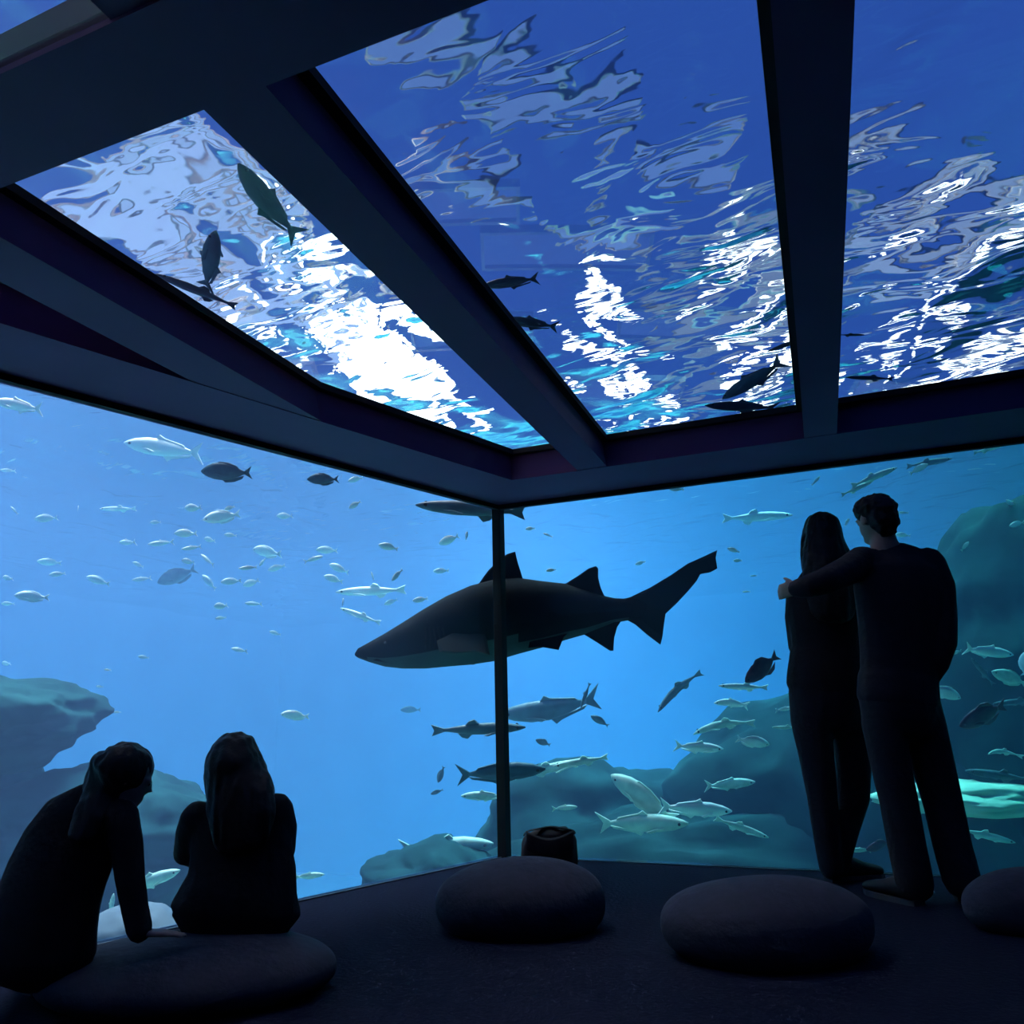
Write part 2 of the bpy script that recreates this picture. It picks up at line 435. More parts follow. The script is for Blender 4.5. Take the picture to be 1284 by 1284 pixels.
def fish(name, label, px, py, length, ang, dist, kind='bream', scales='pale_scales', yaw=0.0, bend=0.0, group=None, full=None, roll=0.0):
    """ang: heading in the picture, degrees from picture right, anticlockwise; yaw: turned into depth"""
    me = fish_proto(kind, scales, bend)
    a = math.radians(ang); y = math.radians(yaw)
    hd = (AX * math.cos(a) + UP * math.sin(a)) * math.cos(y) + FW * math.sin(y)
    up = Vector((0, 0, 1)) - hd * hd.z
    if up.length < 0.2: up = -FW - hd * hd.dot(-FW)
    up.normalize()
    sd_ = up.cross(hd)
    if not roll: roll = 36 if sd_.dot(FW) < 0 else -36
    if roll:
        r = math.radians(roll); up, sd_ = up * math.cos(r) + sd_ * math.sin(r), sd_ * math.cos(r) - up * math.sin(r)
    L = length * dist / F / max(0.5, math.cos(y))
    p = at(px, py, dist)
    o = bpy.data.objects.new(name, me['body']); C.objects.link(o)
    o.matrix_world = Matrix(((hd.x * L, sd_.x * L, up.x * L, p.x), (hd.y * L, sd_.y * L, up.y * L, p.y), (hd.z * L, sd_.z * L, up.z * L, p.z), (0, 0, 0, 1)))
    if full is None: full = length > 34
    for nm in (('tail_fin', 'dorsal_fin', 'anal_fin', 'pectoral_fin0', 'pectoral_fin1', 'eye0', 'eye1') if full else ('tail_fin', 'dorsal_fin')):
        c = bpy.data.objects.new(nm.rstrip('01'), me[nm]); C.objects.link(c); c.parent = o
    return tag(o, label, 'fish', group)

# the many small pale fish of the open water, by the patch of water they swim in
G = 'small pale fish of the open water'
ORD = ['first', 'second', 'third', 'fourth', 'fifth', 'sixth', 'seventh', 'eighth', 'ninth', 'tenth', 'eleventh', 'twelfth', 'thirteenth', 'fourteenth', 'fifteenth', 'sixteenth', 'seventeenth', 'eighteenth', 'nineteenth', 'twentieth']
def school(label, rows, scales='pale_scales', lo=5.5, hi=7.3):
    for i, (px, py, ln, ang) in enumerate(sorted(rows)):
        fish('small_fish', ORD[i] + label[label.index(' pale fish'):] + ', counted from the left', px, py, ln, ang + rnd.uniform(-6, 6), rnd.uniform(lo, hi), 'bream' if rnd.random() < .7 else 'jack', scales,
             yaw=rnd.uniform(-30, 30), bend=rnd.uniform(-.3, .3) if False else 0.0, group=label)
school('small pale fish in the dense school high above the seated pair',
       [(160, 680, 28, 180), (202, 681, 28, 180), (233, 669, 30, 180), (263, 677, 18, 175), (240, 687, 22, 185), (236, 704, 20, 180), (260, 702, 24, 150), (278, 648, 42, 185), (289, 671, 15, 180), (311, 712, 20, 180), (347, 712, 22, 190), (335, 692, 40, 175), (315, 731, 24, 195), (329, 705, 11, 240), (262, 730, 26, 140), (290, 729, 26, 180), (357, 647, 22, 180), (195, 655, 14, 180), (242, 637, 26, 180), (288, 637, 14, 200)])
school('small pale fish scattered low over the leaning person',
       [(62, 705, 24, 170), (72, 720, 18, 180), (123, 728, 30, 160), (178, 726, 24, 180), (173, 708, 15, 160), (40, 748, 36, 175), (10, 757, 15, 180), (8, 832, 16, 180), (135, 840, 12, 180), (180, 824, 13, 170), (125, 861, 9, 180), (147, 893, 9, 180), (10, 725, 18, 180)])
school('small pale fish scattered between the school and the shark snout',
       [(277, 760, 22, 190), (277, 775, 13, 180), (318, 757, 24, 180), (345, 794, 16, 165), (300, 815, 24, 180), (410, 690, 28, 180), (393, 701, 24, 20), (425, 713, 28, 160), (418, 726, 26, 170), (467, 722, 11, 110), (490, 755, 18, 195), (430, 755, 10, 90)])
school('tiny pale fish under the ceiling edge at the picture side',
       [(18, 640, 12, 120), (58, 650, 28, 180), (98, 637, 7, 90), (10, 590, 20, 180)])
school('small pale fish between the shark back and the ceiling',
       [(487, 686, 24, 165), (563, 677, 28, 205), (585, 672, 11, 80), (498, 721, 18, 230), (553, 716, 20, 185), (527, 752, 20, 190), (446, 601, 18, 200), (445, 633, 18, 215)])
school('tiny pale fish above the shark tail',
       [(665, 663, 12, 185), (687, 671, 13, 155), (691, 715, 13, 190), (848, 613, 20, 170), (920, 690, 15, 160), (925, 703, 12, 180), (803, 706, 14, 190), (945, 722, 9, 180), (936, 742, 9, 180)])
school('small pale fish around the heads of the couple',
       [(1023, 603, 16, 50), (1152, 588, 22, 30), (1132, 643, 13, 180), (1210, 685, 15, 45), (1062, 655, 12, 60), (1132, 671, 16, 180), (1268, 632, 22, 150), (1275, 657, 22, 190)])
# single fish that stand out
fish('pale_fish', 'long pale fish at the picture edge just below the ceiling', 22, 508, 64, 170, 5.4, 'jack')
fish('pale_fish', 'large pale hazy fish under the ceiling above the dense school', 205, 562, 100, 172, 7.0, 'jack')
fish('dark_fish', 'dark fish with light tail below the ceiling, larger of two', 284, 592, 64, 178, 4.6, 'bream', 'teal_scales')
fish('dark_fish', 'smaller dark fish near the ceiling edge above the shark', 405, 601, 40, 180, 4.8, 'bream', 'teal_scales')
fish('pale_fish', 'faint long pale fish left of the dense school', 148, 638, 46, 180, 7.6, 'slender')
fish('pale_fish', 'faint thin pale fish just over the shark head', 465, 741, 88, 182, 7.2, 'slender')
fish('pale_fish', 'faint thin pale fish just ahead of the shark snout', 452, 772, 54, 160, 7.0, 'slender')
fish('pale_fish', 'bright pale fish alone above the upright seated person', 370, 897, 36, 175, 5.6)
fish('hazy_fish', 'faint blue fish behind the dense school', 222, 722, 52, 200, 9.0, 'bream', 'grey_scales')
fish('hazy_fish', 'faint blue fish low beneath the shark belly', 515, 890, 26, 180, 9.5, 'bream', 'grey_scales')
fish('pale_fish', 'pale curved fish in front of the overhanging rock', 12, 905, 32, 165, 6.2, 'slender', bend=.8)
fish('reef_shark', 'grey torpedo-shaped shark tucked under the ceiling corner', 590, 638, 138, 176, 5.1, 'slender', 'grey_scales')
fish('grey_fish', 'slender grey fish crossing the corner joint, upper of two', 600, 914, 118, 2, 5.6, 'slender', 'grey_scales')
fish('dark_fish', 'dark slender fish crossing the corner joint, lower of two', 628, 968, 112, 4, 5.4, 'jack', 'teal_scales')
fish('teal_fish', 'small teal fish left of the corner joint, pointing down', 553, 971, 22, 250, 6.5, 'bream', 'grey_scales')
fish('teal_fish', 'smallest teal fish left of the corner joint, below the other', 548, 993, 17, 200, 6.5, 'bream', 'grey_scales')
fish('green_fish', 'pale teal fish touching the corner joint near the floor', 606, 998, 56, 180, 6.0, 'jack', 'green_scales')
fish('green_fish', 'large pale fish resting over the small reef lump', 560, 1062, 118, 4, 6.3, 'jack', 'green_scales')
fish('green_fish', 'pale fish beside the elbow of the upright seated person', 388, 1098, 38, 5, 5.4, 'jack', 'green_scales')
fish('green_fish', 'pale green fish seen between the two seated people', 190, 1104, 76, 20, 5.0, 'jack', 'green_scales')
fish('green_fish', 'small pale fish behind the bent arm gap', 140, 1135, 30, 80, 5.0, 'jack', 'green_scales')
fish('teal_shark', 'hazy teal shark with raised fin below the big shark tail', 690, 890, 130, 190, 6.8, 'jack', 'grey_scales', bend=-.3)
fish('teal_fish', 'dark teal tail-up fish beside the hazy teal shark', 734, 872, 34, 250, 6.4, 'slender', 'grey_scales')
fish('teal_fish', 'small dark teal fish beneath the hazy teal shark', 752, 904, 26, 150, 6.4, 'bream', 'grey_scales')
fish('teal_fish', 'round dark teal fish right of the corner joint', 681, 931, 20, 160, 6.6, 'round', 'grey_scales')
fish('teal_fish', 'teal fish swimming steeply down left of the couple', 849, 864, 74, 222, 6.2, 'slender', 'grey_scales', bend=.5)
fish('green_fish', 'long pale green fish over the dark ridge by the corner joint', 690, 963, 92, 12, 6.4, 'slender', 'green_scales')
fish('green_fish', 'green fish with dark spotted tail over the dark ridge', 728, 955, 70, 190, 6.0, 'slender', 'green_scales')
fish('green_fish', 'small pale fish low on the dark ridge', 708, 1013, 32, 5, 6.0, 'jack', 'green_scales')
fish('plum_fish', 'plum coloured round fish left of the woman', 955, 838, 54, 220, 4.9, 'round', 'plum_scales')
fish('plum_fish', 'plum coloured round fish right of the man', 1232, 897, 64, 205, 4.9, 'round', 'plum_scales')
fish('plum_fish', 'dark plum fish seen between the legs of the couple', 1102, 1060, 34, 200, 5.0, 'round', 'plum_scales')
fish('pale_fish', 'thin pale fish right below the plum fish by the woman', 932, 861, 62, 178, 5.6, 'slender')
fish('pale_fish', 'short arched pale fish under the plum fish by the woman', 916, 881, 44, 175, 5.8, 'jack', bend=.4)
fish('green_fish', 'long arched pale fish above the reef slope', 905, 908, 78, 190, 6.0, 'slender', 'green_scales', bend=.5)
fish('green_fish', 'smooth pale fish heading right along the reef slope', 876, 937, 62, -4, 5.6, 'jack', 'pale_scales')
fish('pale_fish', 'bright blunt-headed pale fish close beside the woman hip', 944, 930, 42, -10, 5.4, 'bream')
fish('green_fish', 'faint pale fish below the blunt-headed one', 915, 983, 64, 5, 6.2, 'jack', 'green_scales')
fish('pale_fish', 'pale fish with long tail low over the reef foot', 872, 1014, 92, -4, 5.5, 'jack', 'pale_scales')
fish('green_fish', 'large pale green fish turning upward over the reef foot', 806, 1000, 86, 150, 5.8, 'bream', 'green_scales', yaw=25)
fish('green_fish', 'large pale green fish lying lowest over the reef foot', 805, 1032, 108, 8, 5.7, 'jack', 'green_scales', yaw=-20)
fish('pale_fish', 'thin pale fish lowest beside the woman shin', 930, 1038, 72, -20, 5.7, 'slender', 'green_scales')
fish('pale_fish', 'small pale fish peeping from behind the woman hip', 984, 889, 24, 10, 5.6, 'jack')
fish('green_fish', 'thin green fish edging behind the woman thigh', 985, 912, 34, 180, 5.8, 'slender', 'green_scales')
fish('pale_fish', 'long pale fish slanting over the heads of the couple', 1096, 598, 62, 22, 5.6, 'slender')
fish('pale_fish', 'second slanting pale fish just below the long one', 1075, 612, 44, 24, 6.0, 'slender', 'green_scales')
fish('pale_fish', 'pale fish below the ceiling at the far picture edge', 1240, 563, 40, 15, 5.4, 'slender')
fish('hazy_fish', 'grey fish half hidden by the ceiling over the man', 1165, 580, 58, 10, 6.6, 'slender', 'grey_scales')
fish('pale_fish', 'long pale shark-like fish left of the woman head', 950, 648, 88, 3, 7.6, 'slender')
fish('pale_fish', 'large pale green fish right of the man elbow', 1240, 817, 62, -8, 5.5, 'jack')
fish('pale_fish', 'pale green fish touching the man hip', 1184, 868, 44, -20, 5.3, 'bream')
fish('pale_fish', 'tiny pale fish close behind the man elbow', 1199, 818, 14, 200, 5.4)
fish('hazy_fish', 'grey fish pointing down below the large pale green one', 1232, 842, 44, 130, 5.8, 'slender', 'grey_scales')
fish('pale_fish', 'mottled pale fish at the picture edge above the plum fish', 1266, 850, 48, 160, 5.8, 'bream', 'green_scales')
fish('pale_fish', 'pale fish cut by the picture edge beside the man', 1284, 833, 30, 90, 5.6, 'bream')
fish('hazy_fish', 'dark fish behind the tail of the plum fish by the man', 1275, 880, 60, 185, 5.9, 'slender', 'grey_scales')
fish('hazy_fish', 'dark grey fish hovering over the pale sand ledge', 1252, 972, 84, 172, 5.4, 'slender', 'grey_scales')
fish('pale_fish', 'pale arched fish above the dark grey one near the man knee', 1256, 942, 44, 175, 5.6, 'slender', 'green_scales', bend=.8)
fish('pale_fish', 'thin pale fish under the sand ledge', 1238, 1048, 72, -14, 5.5, 'slender', 'green_scales')
fish('pale_fish', 'small pale fish beside the plum fish between the couple legs', 1078, 1066, 30, 180, 5.2, 'jack', 'green_scales')
# fish over the roof panes, seen from below
def roof_fish(label, px, py, length, ang, z, kind, bend=0.0):
    a = math.radians(ang); c, s_ = math.cos(a) * length / 2, math.sin(a) * length / 2
    p0 = through_roof(px - c, py + s_, z); p1 = through_roof(px + c, py - s_, z)
    hd = (p1 - p0); L = hd.length; hd.normalize(); up = Vector((0, 0, 1)); sd_ = up.cross(hd)
    p = (p0 + p1) / 2
    vd = (through_roof(px, py, z) - through_roof(px, py, 2.3)).normalized()
    r = max((math.radians(q) for q in (-40, -20, 20, 40)), key=lambda q: abs((sd_ * math.cos(q) - up * math.sin(q)).dot(vd)))
    up, sd_ = up * math.cos(r) + sd_ * math.sin(r), sd_ * math.cos(r) - up * math.sin(r)
    me = fish_proto(kind, 'teal_scales', bend)
    o = bpy.data.objects.new('dark_fish', me['body']); C.objects.link(o)
    o.matrix_world = Matrix(((hd.x * L, sd_.x * L, up.x * L, p.x), (hd.y * L, sd_.y * L, up.y * L, p.y), (hd.z * L, sd_.z * L, up.z * L, p.z), (0, 0, 0, 1)))
    for nm in ('tail_fin', 'dorsal_fin', 'anal_fin', 'pectoral_fin0', 'pectoral_fin1', 'eye0', 'eye1'):
        ch = bpy.data.objects.new(nm.rstrip('01'), me[nm]); C.objects.link(ch); ch.parent = o
    return tag(o, label, 'fish')
roof_fish('large dark fish crossing the roof pane above the seated people', 331, 250, 122, 130, 2.95, 'jack', .3)
roof_fish('smaller dark fish beneath the large one in the same roof pane', 264, 326, 74, 80, 2.95, 'jack')
roof_fish('dark fish half hidden by the roof beam edge', 246, 364, 110, 158, 2.9, 'slender')
roof_fish('dark fish tail showing past the slanting beam, upper one', 640, 354, 74, 188, 2.9, 'jack')
roof_fish('dark fish tail showing past the slanting beam, lower one', 664, 405, 74, 172, 2.85, 'jack')
roof_fish('long dark fish slanting low in the middle roof pane', 945, 476, 92, 212, 2.8, 'jack')
roof_fish('dark fish lowest along the edge of the middle roof pane', 930, 510, 92, 178, 2.7, 'jack')
roof_fish('dark fish beside the upright beam in the middle pane', 992, 430, 64, 200, 2.85, 'slender')
roof_fish('dark fish beyond the upright beam near the pane foot', 1090, 474, 60, 178, 2.8, 'slender')
roof_fish('dark fish just peeping past the upright beam', 1068, 420, 34, 0, 2.85, 'slender')

# ------------------------------------------------------------------ lamps hanging over the water
m, n, l, out = nodes_of('lamp_glow')
e = n.new('ShaderNodeEmission'); e.inputs[0].default_value = (1, 0.98, 0.95, 1); e.inputs[1].default_value = 18.0
l.new(e.outputs[0], out.inputs['Surface'])
mat('lamp_metal', (0.2, 0.2, 0.22), 0.4, metal=0.8)
def hall_lamp(px, py, z, spread, count, r, label, seed):
    """a frame carrying several round bulbs"""
    p = through_roof(px, py, z)
    root = tag(empty('hall_lamp', p), label, 'lamp', 'lamps over the water')
    rr = random.Random(seed)
    bm = bmesh.new(); bmesh.ops.create_uvsphere(bm, u_segments=14, v_segments=8, radius=1.0)
    me = bpy.data.meshes.new('bulb'); bm.to_mesh(me); bm.free(); me.materials.append(MATS['lamp_glow'])
    for q in me.polygons: q.use_smooth = True
    for i in range(count):
        b_ = bpy.data.objects.new('bulb', me); C.objects.link(b_); b_.parent = root
        k = r * rr.uniform(.55, 1.2); b_.scale = (k, k, k)
        b_.location = HRV * rr.gauss(0, spread[0]) + HFV * rr.gauss(0, spread[1]) + Vector((0, 0, rr.gauss(0, spread[2])))
    top = 2.6 * spread[2] + 0.4
    bm = bmesh.new(); box(bm, (-spread[0], -0.05, top), (spread[0], 0.05, top + .1)); box(bm, (-0.05, -spread[1], top), (0.05, spread[1], top + .1))
    obj('rail', bm, 'lamp_metal', root)
    return root
HRV = Vector((AX.x, AX.y, 0)).normalized(); HFV = Vector((FW.x, FW.y, 0)).normalized()
hall_lamp(505, 445, 6.5, (.42, .5, .45), 26, .34, 'dense lamp bank glaring white through the roof pane above the corner', 1)
hall_lamp(390, 425, 6.5, (.45, .5, .4), 14, .12, 'small lamp bank glinting beside the glaring bank', 5)
hall_lamp(768, 440, 6.5, (.22, .4, .30), 15, .13, 'lamp bank glinting in blobs beside the slanting beam', 2)
hall_lamp(950, 430, 6.5, (.30, .4, .40), 18, .15, 'lamp bank glinting in blobs beside the upright beam', 3)
hall_lamp(1180, 390, 6.5, (.55, .5, .42), 24, .12, 'lamp bank glinting in blobs above the standing couple', 4)
def added_glow_panel(px, py, z, w, d_, power, label, col=(0.42, 0.57, 1.0)):  # emissive panel added so the ripples in a roof pane look paler
    """glowing panel added above the water to brighten the view through a roof pane"""
    m, n, l, out = nodes_of('added_glow_%d_%d' % (px, py))
    e = n.new('ShaderNodeEmission'); e.inputs[0].default_value = (*col, 1); e.inputs[1].default_value = power
    l.new(e.outputs[0], out.inputs['Surface'])
    p = through_roof(px, py, z)
    root = tag(empty('added_glow_panel', p, math.atan2(AX.y, AX.x)), label, 'added_light', 'added glow panels')
    bm = bmesh.new(); box(bm, (-w / 2, -d_ / 2, 0), (w / 2, d_ / 2, .03)); obj('panel', bm, 'added_glow_%d_%d' % (px, py), root)
    bm = bmesh.new()
    for (x0, x1, y0, y1) in ((-w / 2 - .03, -w / 2, -d_ / 2 - .03, d_ / 2 + .03), (w / 2, w / 2 + .03, -d_ / 2 - .03, d_ / 2 + .03), (-w / 2, w / 2, -d_ / 2 - .03, -d_ / 2), (-w / 2, w / 2, d_ / 2, d_ / 2 + .03)): box(bm, (x0, y0, -.05), (x1, y1, .05))
    obj('frame', bm, 'lamp_metal', root)
for (px, py, w, d_, pw, which) in ((240, 205, 1.7, .5, .9, 'first'), (170, 262, 2.0, .8, 1.1, 'second'), (330, 262, 1.5, .7, .9, 'third'), (255, 330, 1.8, .9, 1.0, 'fourth'), (360, 372, 2.2, 1.0, 1.1, 'fifth')):
    added_glow_panel(px, py, 7.2, w, d_, pw, which + ' added glow panel paling the pane above the seated people, from the girder')
for (px, py, w, d_, pw, which) in ((905, 345, 1.6, .6, .45, 'first'), (985, 300, 1.4, .5, .45, 'second'), (925, 455, 2.6, 1.4, .45, 'third'), (1130, 250, 1.8, .4, .6, 'fourth'), (1240, 290, 1.5, .6, .7, 'fifth'), (1130, 320, 1.6, .8, .7, 'sixth'), (1260, 395, 2.2, .9, .5, 'seventh')):
    added_glow_panel(px, py, 7.2, w, d_, pw, which + ' added glow panel beside the upright beam, counted from the left')
for (px, py, w, d_, pw, which) in ((560, 60, 1.2, .3, .55, 'first'), (700, 110, 1.5, .35, .55, 'second'), (590, 205, 1.2, .35, .6, 'third'), (840, 190, 1.3, .35, .6, 'fourth'), (760, 270, 1.4, .4, .65, 'fifth')):  # dim panels added to put streaks into the plain blue of the middle pane
    added_glow_panel(px, py, 7.2, w, d_, pw, which + ' dim blue added glow panel high in the middle pane', (0.22, 0.40, 1.0))

# ------------------------------------------------------------------ the big shark, behind the corner joint
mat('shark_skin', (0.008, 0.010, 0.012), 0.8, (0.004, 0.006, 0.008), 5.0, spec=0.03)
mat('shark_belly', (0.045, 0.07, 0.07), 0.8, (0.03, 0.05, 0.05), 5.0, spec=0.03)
SD = 5.14
sk = SD / F
HF = Vector((FW.x, FW.y, 0)).normalized()
def sp(px, py, dy=0.0): return at(px, py, SD) + HF * dy
secs = [(445, 819, 822, .2), (449, 813, 825, .8), (462, 806, 830, 1.0), (482, 795, 836, 1.05), (505, 781, 838.5, 1.05), (532, 764, 838.5, 1.0), (560, 748, 836, .95), (590, 735, 833.5, .92), (620, 727, 829, .92),
        (650, 725, 820, .9), (680, 729, 812, .85), (708, 732, 803, .8), (732, 740, 796, .75), (752, 746, 788, .7), (770, 750, 781, .65), (788, 751, 778, .55), (806, 748, 776, .3), (820, 744, 770, .12)]
bm = bmesh.new(); L_ = []
for (x, y0, y1, w) in secs:
    h = (y1 - y0) / 2 * sk
    L_.append((sp(x, (y0 + y1) / 2), HF * (h * w), UP * h))
loft(bm, L_, 22)
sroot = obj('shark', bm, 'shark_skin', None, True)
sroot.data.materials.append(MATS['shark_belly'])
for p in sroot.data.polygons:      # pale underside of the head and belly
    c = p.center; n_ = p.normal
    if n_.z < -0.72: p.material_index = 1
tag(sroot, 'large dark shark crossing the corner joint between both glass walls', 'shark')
def shark_fin(name, poly, th=0.02, dy=0.0, lean=None, material='shark_skin'):
    bm = bmesh.new()
    n_ = len(poly)
    cxp = sum(p[0] for p in poly) / n_; cyp = sum(p[1] for p in poly) / n_
    rows = []
    for (sgn, shrink) in ((-1, .86), (-.55, 1.0), (.55, 1.0), (1, .86)):
        r = []
        for (x, y) in poly:
            q = ((x - cxp) * shrink + cxp, (y - cyp) * shrink + cyp)
            d = dy + (lean(x, y) if lean else 0.0)
            r.append(bm.verts.new(sp(q[0], q[1], d + sgn * th)))
        rows.append(r)
    bm.faces.new(rows[0]); bm.faces.new(rows[-1][::-1])
    for r0, r1 in zip(rows, rows[1:]):
        for i in range(n_):
            j = (i + 1) % n_; bm.faces.new((r0[i], r1[i], r1[j], r0[j]))
    bmesh.ops.recalc_face_normals(bm, faces=bm.faces)
    return obj(name, bm, material, sroot)
shark_fin('caudal_fin', [(778, 752), (790, 749), (815, 737), (840, 722), (862, 707), (880, 699), (899, 690), (897, 700), (899, 713), (880, 716), (873, 729), (862, 742), (848, 757), (833, 771), (831, 785), (828, 808), (812, 796), (797, 783), (786, 777)], .018)
shark_fin('dorsal_fin', [(596, 738), (612, 716), (626, 702), (636, 695), (646, 692), (649, 705), (656, 727), (640, 745), (610, 748)], .018)
shark_fin('dorsal_fin', [(704, 735), (722, 724), (738, 713), (747, 710), (750, 713), (750, 725), (753, 737), (758, 748), (735, 752), (712, 745)], .014)
shark_fin('pelvic_fin', [(664, 805), (662, 815), (680, 814), (699, 817.5), (702, 810), (706, 800), (712, 795), (690, 795)], .012, -.07, lambda x, y: -(y - 795) * .004)
shark_fin('pelvic_fin', [(666, 803), (668, 810), (684, 809), (700, 812), (704, 802), (708, 796), (690, 794)], .012, .07, lambda x, y: (y - 795) * .004)
shark_fin('anal_fin', [(722, 786), (730, 794), (748, 805), (765, 816), (769, 816), (770, 800), (774, 786), (780, 777), (750, 776)], .012)
mat('fin_grey', (0.025, 0.035, 0.038), 0.7, (0.018, 0.026, 0.028), 6.0)
shark_fin('pectoral_fin', [(552, 808), (575, 796), (596, 789), (606, 790), (612, 806), (616, 826), (600, 822), (575, 824), (556, 822)], .012, -.20, lambda x, y: -(y - 790) * .0022, 'fin_grey')
shark_fin('pectoral_fin', [(560, 812), (590, 800), (606, 800), (612, 820), (590, 829), (570, 828)], .012, .22, lambda x, y: (y - 790) * .004, 'fin_grey')
for i in range(5):                 # gill slits
    x = 536 + i * 5.5
    shark_fin('gill_slit', [(x, 792), (x + 2, 791), (x + 4, 803), (x + 3, 815), (x + 1.4, 815), (x + 2, 803)], .004, -(.218 + i * .004), None, 'rubber')
bm = bmesh.new(); bmesh.ops.create_uvsphere(bm, u_segments=10, v_segments=8, radius=.014, matrix=Matrix.Translation(sp(487, 808, -.115))); obj('eye', bm, 'fish_eye', sroot, True)
shark_fin('mouth', [(470, 829), (478, 826), (492, 828), (508, 833), (494, 833), (480, 831)], .006, -.075, None, 'rubber')

# ------------------------------------------------------------------ pebble seats
mat('pebble_felt', (0.020, 0.024, 0.044), 0.9, (0.015, 0.019, 0.034), 26.0, 0.25)
def pebble(label, px0, px1, py_front, height, depth_ratio, seed, rot=0.0, cen=None, w=None):
    """a low pebble-shaped floor seat: px0..px1 its width at the front contact line"""
    k_ = on_floor((px0 + px1) / 2, py_front)
    c0 = on_floor(px0, py_front); c1 = on_floor(px1, py_front)
    w = w or (c1 - c0).length / 2
    hx = Vector((AX.x, AX.y, 0)).normalized(); hy = Vector((-hx.y, hx.x, 0))
    cen = cen or k_ + hy * (w * depth_ratio)
    bm = bmesh.new(); bmesh.ops.create_icosphere(bm, subdivisions=5, radius=1.0)
    sv = Vector((seed * 2.3, seed, seed * .7))
    for v in bm.verts:
        q = v.co.copy(); f = 1 + 0.06 * noise.noise(q * 0.9 + sv)
        z = q.z
        z = math.copysign(abs(z) ** 0.85, z)
        v.co = Vector((q.x * w * f, q.y * w * depth_ratio * f, max(z, -0.60) * height * 0.62 * f))
    zmin = min(v.co.z for v in bm.verts)
    bmesh.ops.translate(bm, verts=bm.verts, vec=(0, 0, -zmin))
    o = obj('pebble_seat', bm, 'pebble_felt', None, True); o.location = (cen.x, cen.y, 0.0); o.rotation_euler = (0, 0, math.atan2(hx.y, hx.x) + rot)
    return tag(o, label, 'seat', 'pebble shaped floor seats')
pebble('grey pebble-shaped floor seat in front of the standing couple', 850, 1145, 1226, 0.24, 0.66, 1)
pebble('grey pebble-shaped floor seat before the corner joint, bag behind it', 540, 775, 1186, 0.25, 0.66, 2)
pebble('grey pebble-shaped floor seat carrying the two seated people', 52, 440, 1340, 0.155, 0.66, 3, 0.0, on_floor(238, 1212, 0.07), 0.44)
pebble('grey pebble-shaped floor seat cut by the picture edge beside the man', 1246, 1460, 1180, 0.20, 0.6, 5)

# ------------------------------------------------------------------ bag behind the middle seat
mat('bag_cloth', (0.022, 0.014, 0.014), 0.85, (0.012, 0.008, 0.010), 14.0, 0.3)
mat('bag_strap', (0.010, 0.008, 0.010), 0.8)
bc = on_floor(690, 1094)
broot = empty('shoulder_bag', bc, math.atan2(AX.y, AX.x))
bm = bmesh.new(); bmesh.ops.create_icosphere(bm, subdivisions=4, radius=1.0)
for v in bm.verts:
    q = v.co
    sx = math.copysign(abs(q.x) ** .6, q.x); sy = math.copysign(abs(q.y) ** .7, q.y); sz = math.copysign(abs(q.z) ** .6, q.z)
    n_ = noise.noise(q * 2.0) * .08
    v.co = Vector((sx * (.165 - .02 * (q.z + 1)) * (1 + n_), sy * .09 * (1 + n_), .11 + sz * .108 * (1 + n_ + .10 * q.x)))
zm = min(v.co.z for v in bm.verts); bmesh.ops.translate(bm, verts=bm.verts, vec=(0, 0, -zm))
obj('body', bm, 'bag_cloth', broot, True)
bm = bmesh.new()
loft(bm, [(Vector((-.12 + .24 * i / 10, -.094 - .010 * math.sin(i / 10 * math.pi), .17 - .035 * math.sin(i / 10 * math.pi))), Vector((0, .008, 0)), Vector((0, 0, .045))) for i in range(11)], 8)
obj('flap', bm, 'bag_cloth', broot, True)
bm = bmesh.new()
loft(bm, [(Vector((.13 * math.cos(math.pi * i / 16), -.05 + .02 * math.sin(i), .19 + .035 * math.sin(math.pi * i / 16))), Vector((.007, 0, .004)), Vector((0, .016, 0))) for i in range(17)], 8)
obj('strap', bm, 'bag_strap', broot, True)
tag(broot, 'dark brown slumped bag on the floor behind the middle pebble seat', 'bag')

# ------------------------------------------------------------------ people
mat('skin', (0.30, 0.20, 0.16), 0.6, (0.26, 0.17, 0.13), 12.0)
mat('hair', (0.008, 0.006, 0.006), 0.6, (0.004, 0.003, 0.003), 40.0, 0.3)
mat('black_cloth', (0.010, 0.010, 0.013), 0.9, (0.007, 0.007, 0.009), 30.0, 0.3)
mat('dark_shirt', (0.013, 0.013, 0.019), 0.9, (0.010, 0.010, 0.015), 30.0, 0.3)
mat('dark_denim', (0.010, 0.011, 0.018), 0.9, (0.007, 0.008, 0.013), 40.0, 0.3)
mat('shoe_leather', (0.010, 0.009, 0.010), 0.6)
mat('shoe_sole', (0.05, 0.05, 0.06), 0.7)
HR = Vector((AX.x, AX.y, 0)).normalized()
class Fig:
    """a figure posed on the vertical plane through its base, x and y given in picture positions"""
    def __init__(self, base): self.base = Vector(base)
    def p(self, px, py, dy=0.0):
        d = AX * ((px - 642) / F) - UP * ((py - 642) / F) + FW
        b = self.base + HF * dy
        t = (b - EYE).dot(HF) / d.dot(HF)
        return EYE + d * t
    def s(self, px, py, dy=0.0):
        return (self.p(px, py, dy) - EYE).dot(FW) / F
